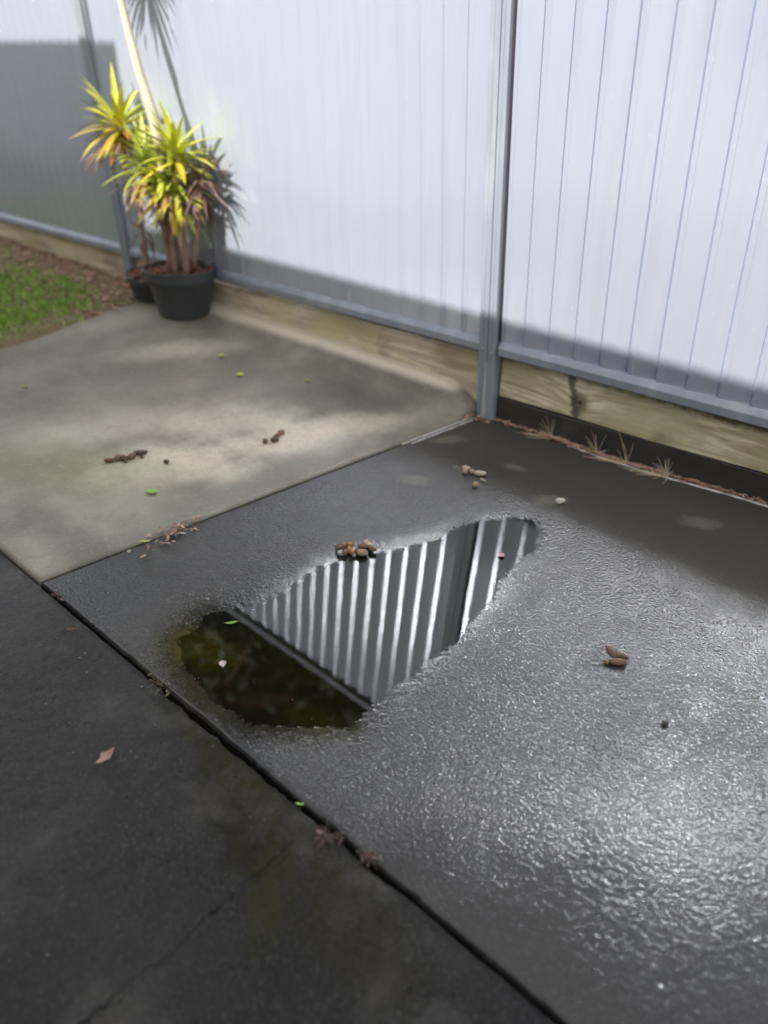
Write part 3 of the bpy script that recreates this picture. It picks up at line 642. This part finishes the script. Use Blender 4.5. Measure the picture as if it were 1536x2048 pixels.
tuft((.45, -.012, .003), [(-.35, 0, 1, .085, 0), (-.5, 0, .8, .06, 0), (-.55, -.1, .75, .035, 1), (-.4, -.15, .6, .03, 1), (-.7, -.15, .5, .03, 1), (.5, 0, .5, .05, 0), (-.25, .05, 1, .07, 0), (.9, -.1, .25, .06, 0)], 'straw tuft with one bright green blade in the middle of the litter')
tuft((.56, -.016, .003), [(-.45, .1, 1, .12, 0), (-.3, 0, 1, .07, 0), (-1, -.35, .08, .15, 0), (-1, -.45, .10, .13, 0), (-.9, -.3, .2, .09, 0), (.7, 0, .4, .05, 0)], 'straw tuft with one tall upright stalk before the knotty sleeper')
tuft((.70, -.018, .003), [(-.35, 0, 1, .06, 0), (-.2, 0, 1, .065, 0), (-.1, 0, 1, .055, 0), (-1, -.5, .12, .13, 0), (-1, -.35, .1, .15, 0), (-.9, -.6, .1, .1, 0), (.15, -1, .05, .06, 0), (-.5, .0, .9, .07, 0), (.0, 0, 1, .05, 0)], 'rightmost bushy straw tuft beside the white bead')

# droppings --------------------------------------------------------
def bean(name, L, w, seed, col, taper=.12, ridge=.0):
    r_ = np.random.default_rng(seed); b = MB(); rows = []; NS, NR = 16, 18
    for i in range(NS+1):
        t = i/NS; x = -math.cos(math.pi*t)
        rad = math.sqrt(max(1e-4, 1-abs(x)**2.5))*(1-taper*x)
        row = []
        for k in range(NR):
            a = 2*math.pi*k/NR; n1 = float(vnoise(np.array(a*1.3+seed*3.), np.array(t*3.+seed), 71)); q = rad*(1+.11*n1)+ridge*math.sin(t*14)*.05
            row.append((x*L/2, math.cos(a)*q*w/2+.08*w*x*x, math.sin(a)*q*w/2))
        rows.append(row)
    b.grid(rows, True)
    sp = 1
    for i in range(len(b.v)):
        n2 = float(vnoise(np.array(b.v[i][0]*160+seed), np.array(b.v[i][1]*160), 72)); b.c[i] = tuple(q*(1+.18*n2) for q in col)
    o = b.build(name, M['drop'], smooth=True); COL.objects.unlink(o); return o
BR = (.20, .115, .075); TAN = (.42, .30, .20); PALE = (.58, .50, .38); ORG = (.34, .17, .07); DK = (.12, .07, .055)
protos = {}
def drop(x, y, z, L, w, yaw, col, label, group, pitch=0., taper=.12, roll=0):
    key = (col, taper)
    if key not in protos: protos[key] = [bean('dropping', 1, .58, 3+len(protos)*5, col, taper), bean('dropping', 1, .54, 9+len(protos)*5, col, taper)]
    s = protos[key][len(COL.objects) % 2]; o = s.copy(); COL.objects.link(o)
    o.location = (x, y, z); o.rotation_euler = (roll, -pitch, yaw); o.scale = (L, w/.56, w/.56)
    tag(o, label, 'dropping', group); return o
def px(cx_, cy_, dx, dy):
    """offset along the picture-parallel ground directions, in metres: dx to the right, dy away from the viewer"""
    return cx_+dx*.741-dy*.57*1.15, cy_+dx*.671+dy*.649*1.15
G1 = 'droppings heaped at the upper edge of the puddle'; yv = math.atan2(.671, .741)
C1 = (.283, -1.012)
for (dx, dy, z, L, w, yaw, c, lab) in [
    (-.037, -.016, .0075, .017, .015, .3, PALE, 'pale cream round dropping at the left front of the heap'),
    (-.040, .010, .009, .026, .017, .6, BR, 'dark brown dropping at the far left of the heap by the puddle'),
    (-.024, -.014, .008, .022, .016, 1.2, BR, 'brown dropping second from left in the front row of the heap'),
    (-.010, -.010, .010, .030, .017, -1.1, ORG, 'orange-brown upright dropping in the middle of the heap'),
    (-.022, .018, .009, .022, .015, -.5, TAN, 'tan dropping at the back left of the heap'),
    (-.014, .010, .017, .022, .015, -.3, ORG, 'orange-brown dropping lying on top of the heap, left half'),
    (.008, -.006, .009, .022, .016, 1.1, BR, 'pinkish brown upright dropping right of the orange-brown one'),
    (.022, -.016, .009, .030, .018, .3, TAN, 'large tan egg-shaped dropping at the right front of the heap'),
    (.020, .008, .013, .026, .017, -.1, BR, 'brown dropping in the middle of the right half of the heap'),
    (.034, .028, .009, .026, .018, -.6, PALE, 'pale dropping at the back right of the heap'),
    (.046, .004, .009, .026, .017, -.7, BR, 'brown dropping at the far right end of the heap')]:
    x, y = px(*C1, dx, dy); drop(x, y, z, L, w, yv+yaw, c, lab, G1, pitch=random.uniform(-.15, .2))
G2 = 'pale droppings in a loose cluster near the middle of the back of the slab'; C2 = (.236, -.425)
for (dx, dy, z, L, w, yaw, c, lab) in [(-.022, .006, .008, .026, .018, 1.3, TAN, 'brown-tipped tan dropping at the left of the loose cluster'), (-.020, .034, .007, .020, .014, .5, PALE, 'small pale dropping at the back left of the loose cluster'),
    (-.009, .028, .007, .018, .013, 1.4, PALE, 'slim pale dropping at the back of the loose cluster'), (.000, .004, .008, .020, .015, 1.2, TAN, 'short tan dropping in the middle of the loose cluster'),
    (.025, -.008, .0085, .040, .017, -.05, PALE, 'long cream dropping pointing right in the loose cluster'), (.004, -.085, .0085, .022, .018, .4, TAN, 'chipped tan dropping lying in front of the loose cluster'), (.030, -.045, .004, .022, .007, -.8, PALE, 'thin cream flake in front of the long cream dropping')]:
    x, y = px(*C2, dx, dy); drop(x, y, z, L, w, yv+yaw, c, lab, G2)
drop(.538, -.389, .0085, .031, .018, yv+.25, (.72, .68, .58), 'single whitish egg-shaped dropping alone behind the puddle', G2, taper=.3)
G3 = 'brown droppings in a small pile on the bright part of the slab'; C3 = (.994, -.924)
for (dx, dy, z, L, w, yaw, c, lab, p) in [(.004, -.012, .0075, .040, .015, -.1, (.24, .15, .10), 'brown sausage-shaped dropping lying in front of its pile', 0), (-.020, -.010, .006, .014, .010, 1.0, (.26, .21, .10), 'small yellowish crumb at the left of the brown pile', 0),
    (-.008, .010, .018, .030, .015, 2.2, (.26, .15, .12), 'reddish brown dropping standing up at the back of its pile', .5), (.008, .002, .015, .030, .014, -.35, (.24, .15, .10), 'brown dropping resting on top of the front one', .0), (.022, .002, .010, .016, .011, -.6, DK, 'dark end piece at the right of the brown pile', 0)]:
    x, y = px(*C3, dx, dy); drop(x, y, z, L, w, yv+yaw, c, lab, G3, pitch=p)
G4 = 'dried brown droppings on the paler path'
C4 = (-.614, -1.136)
for (dx, dy, L, w_, yaw, c, lab) in [(-.048, -.024, .034, .016, .2, BR, 'leftmost brown dropping of the long pile on the pale path'), (-.026, -.006, .030, .020, 1.3, (.26, .15, .11), 'reddish upright dropping second from left in the long pile'), (-.006, -.010, .022, .019, .3, DK, 'dark dropping in the middle of the long pile'),
    (.014, .006, .034, .019, .9, BR, 'brown dropping on the right of the long pile'), (.036, .036, .040, .018, .4, DK, 'dark dropping at the upper right end of the long pile'), (.020, .034, .024, .016, -.4, (.26, .15, .11), 'reddish dropping behind the right end of the long pile'),
    (-.016, .010, .014, .012, 2., BR, 'small brown crumb on the left half of the long pile on the path'), (.004, -.024, .012, .011, .5, BR, 'smallest brown crumb in front of the middle of the long pile on the path'), (.044, .012, .013, .011, 1.5, BR, 'small brown crumb right of the long pile on the path')]:
    x, y = px(*C4, dx, dy); drop(x, y, w_*.5+.002, L, w_, yv+yaw, c, lab, G4, pitch=random.uniform(-.2, .25))
drop(-.502, -1.064, .009, .018, .014, yv, DK, 'single small dark dropping right of the long pile on the path', G4)
C5 = (-.400, -.688)
for (dx, dy, L, yaw, c, lab) in [(.0, .0, .030, 1.0, BR, 'brown dropping in the middle of the right-hand path pile'), (.010, .03, .028, .6, (.30, .18, .12), 'reddish dropping at the top of the right-hand path pile'), (-.004, -.03, .030, .3, DK, 'dark dropping at the bottom of the right-hand path pile'), (-.034, -.045, .018, .2, BR, 'small brown bit left of the right-hand path pile')]:
    x, y = px(*C5, dx, dy); drop(x, y, .011, L, .018, yv+yaw, c, lab, G4)
b_ = drop(1.159, -1.029, .004, .014, .010, .5, (.05, .045, .04), 'small dark crumb in the bright glare on the slab', 'loose crumbs on the slab')
drop(1.36, -.98, .003, .008, .006, .5, (.05, .045, .04), 'tiny dark crumb right of the glare', 'loose crumbs on the slab')

# fallen leaves -----------------------------------------------------
def leaf(name, loc, L, w, yaw, col, label, cat='leaf', curl=.5, lobes=False, tip=None):
    b = MB(); r_ = random.Random(int(abs(loc[0])*999)); rows = []; n = 12
    for i in range(n+1):
        t = i/n; ww = w*.5*(math.sin(math.pi*min(1, .03+.95*t))**.9)
        if lobes: ww *= 1+.5*math.exp(-((t-.52)/.10)**2)-.25*math.exp(-((t-.3)/.08)**2)
        x = L*(t-.5); z = curl*L*(t-.45)**2
        c = col if not tip else tuple(col[k]*(1-t)+tip[k]*t for k in range(3))
        rows.append([(x, -ww, z+ww*.5), (x, -ww*.5, z+ww*.12), (x, 0, z), (x, ww*.5, z+ww*.12), (x, ww, z+ww*.45)])
    b.grid(rows, c=col)
    b.tube([(-L*.5, 0, curl*L*.2), (-L*.6, .002, curl*L*.26)], [.0007, .0004], 5, tuple(q*.6 for q in col))
    o = b.build(name, M['litter'], smooth=True); o.location = loc; o.rotation_euler = (r_.uniform(-.1, .1), 0, yaw)
    m_ = o.modifiers.new('solid', 'SOLIDIFY'); m_.thickness = .0004
    tag(o, label, cat, 'fallen leaves and petals'); return o
leaf('dry_leaf', (.437, -1.832, .001), .042, .017, yv+1.0, (.42, .26, .21), 'curled pinkish brown dry leaf alone on the dark driveway', curl=.7, lobes=True)
leaf('green_leaf', (.288, -1.424, WATER+.001), .030, .010, yv+.25, (.24, .40, .05), 'small green leaf floating at the left tip of the puddle')
leaf('petal', (.384, -1.524, WATER+.0005), .020, .016, yv+1.9, (.62, .50, .44), 'pale pink petal lying on the olive slime in the puddle', 'petal', .2)
leaf('petal', (.574, -.752, WATER+.002), .020, .018, yv+.5, (.66, .48, .44), 'pink leaf scrap floating near the right end of the puddle', 'petal', .6)
leaf('yellow_leaf', (-.911, -.439, .030), .032, .027, .5, (.75, .72, .06), 'brightest yellow leaf fleck in the middle of the path')
leaf('yellow_leaf', (-1.108, -.379, .046), .027, .024, .9, (.62, .62, .16), 'duller yellow leaf fleck nearer the pot')
leaf('yellow_leaf', (-.700, -.268, .020), .022, .018, .3, (.48, .45, .14), 'tiny yellow fleck near the raised concrete edge')
leaf('yellow_leaf', (-1.43, -1.075, .006), .022, .018, .3, (.40, .44, .10), 'yellowish leaf fleck on the path near the lawn edge')
leaf('green_leaf', (-.365, -1.207, .005), .040, .024, yv-.3, (.30, .52, .10), 'bright green leaf on the path before the long brown pile')
leaf('brown_leaf', (.05, -1.690, .001), .026, .012, yv-.1, (.12, .06, .04), 'dark brown leaf beside the main joint on the driveway')
t = empty('seedling', (.773, -1.656, -.008)); tag(t, 'tiny two-leaved green seedling growing out of the main joint', 'seedling')
b = MB(); b.tube([(0, 0, -.01), (0, 0, .009)], [.0006, .0005], 5, (.2, .35, .1)); b.build('stem', M['grass'], t)
for a in (0., 3.0):
    b = MB(); leaflet(b, (.004*math.cos(a+yv), .004*math.sin(a+yv), .010), .008, .0045, a+yv, (.30, .55, .12), random.Random(2)); b.build('leaf', M['grass'], t)
def debris(name, loc, n, sx, sy, ang, cols, label, cat, seed, big=1., legs=0, zf=None):
    r_ = random.Random(seed); b = MB()
    for _ in range(n):
        u, v = r_.gauss(0, sx), r_.gauss(0, sy); x = u*math.cos(ang)-v*math.sin(ang); y = u*math.sin(ang)+v*math.cos(ang)
        k = r_.uniform(.6, 1.3); leaflet(b, (x, y, .003+r_.random()*.008*big), r_.uniform(.008, .024)*big, r_.uniform(.004, .009)*big, r_.random()*6.28, tuple(q*k for q in r_.choice(cols)), r_, .4, .8)
    for _ in range(legs):
        a = r_.random()*6.28; L = r_.uniform(.015, .035)*big; p = Vector((r_.gauss(0, sx*.5), r_.gauss(0, sy*.5), .003))
        b.tube([p, p+Vector((math.cos(a)*L*.5, math.sin(a)*L*.5, .006)), p+Vector((math.cos(a)*L, math.sin(a)*L, .001))], [.0008, .0006, .0003], 4, tuple(q*.9 for q in r_.choice(cols)))
    o = b.build(name, M['litter']); o.location = loc; tag(o, label, cat, kind='stuff'); return o
PK = [(.36, .20, .14), (.24, .12, .08), (.44, .29, .20)]; RT = [(.13, .08, .07), (.20, .13, .11), (.09, .05, .05)]
debris('leaf_heap', (-.128, -1.285, .002), 44, .022, .055, .15, PK+[(.50, .40, .28)], 'crumbled pinkish leaves heaped across the cross joint', 'leaf litter', 3, 1.25, 14)
leaf('green_leaf', (-.14, -1.375, .008), .034, .014, yv, (.42, .46, .14), 'yellow-green leaf at the left end of the crumbled heap')
debris('root_litter', (.855, -1.668, -.001), 7, .010, .006, 0, RT, 'dark reddish rootlets spilling from the main joint', 'litter', 5, .8, 26)
debris('root_litter', (.935, -1.652, -.002), 8, .014, .005, -.1, RT, 'second knot of rootlets in the joint, nearer the viewer', 'litter', 6, .8, 16)
debris('root_litter', (-.085, -1.655, .0), 8, .02, .006, 0, RT, 'brown crumbs where the two joints meet', 'litter', 7, .8, 8)
debris('weed_litter', (.34, -1.655, -.001), 5, .03, .006, 0, [(.14, .14, .05), (.18, .12, .08)], 'short weeds and crumbs in the main joint beside the driveway', 'litter', 8, .8, 14)
debris('corner_leaves', (-.055, -.075, .003), 16, .014, .014, 0, [(.55, .28, .22), (.42, .20, .15)], 'pink dry leaves wedged between post and raised concrete', 'leaf litter', 12, 1.2, 4)
debris('path_crumbs', (.15, -1.70, .0), 5, .10, .02, 0, [(.30, .20, .12)], 'few brown crumbs scattered on the driveway beside the joint', 'litter', 13, .6, 0)
rr = random.Random(22); b = MB()
for _ in range(170):
    x, y = rr.uniform(-.05, 1.5), rr.uniform(-2.2, -.1)
    if -1.67 < y < -1.64: continue
    s = rr.uniform(.0006, .0016); z = (-.001 if y < -1.65 else .0005); k = rr.uniform(.5, 1)
    P_ = [(x+s*math.cos(a)*rr.uniform(.6, 1.3), y+s*math.sin(a)*rr.uniform(.6, 1.3), z+.0006) for a in (0, 1.3, 2.5, 3.8, 5)]
    for i in range(5): b.face([(x, y, z+.0018), P_[i], P_[(i+1) % 5]], (.55*k, .53*k, .48*k))
tag(b.build('grit', M['litter']), 'fine pale grit scattered over the wet concrete', 'grit', kind='stuff')

S.render.engine = 'CYCLES'
S.cycles.max_bounces = 8; S.cycles.caustics_reflective = True; S.cycles.sample_clamp_indirect = 20; S.cycles.blur_glossy = 0.
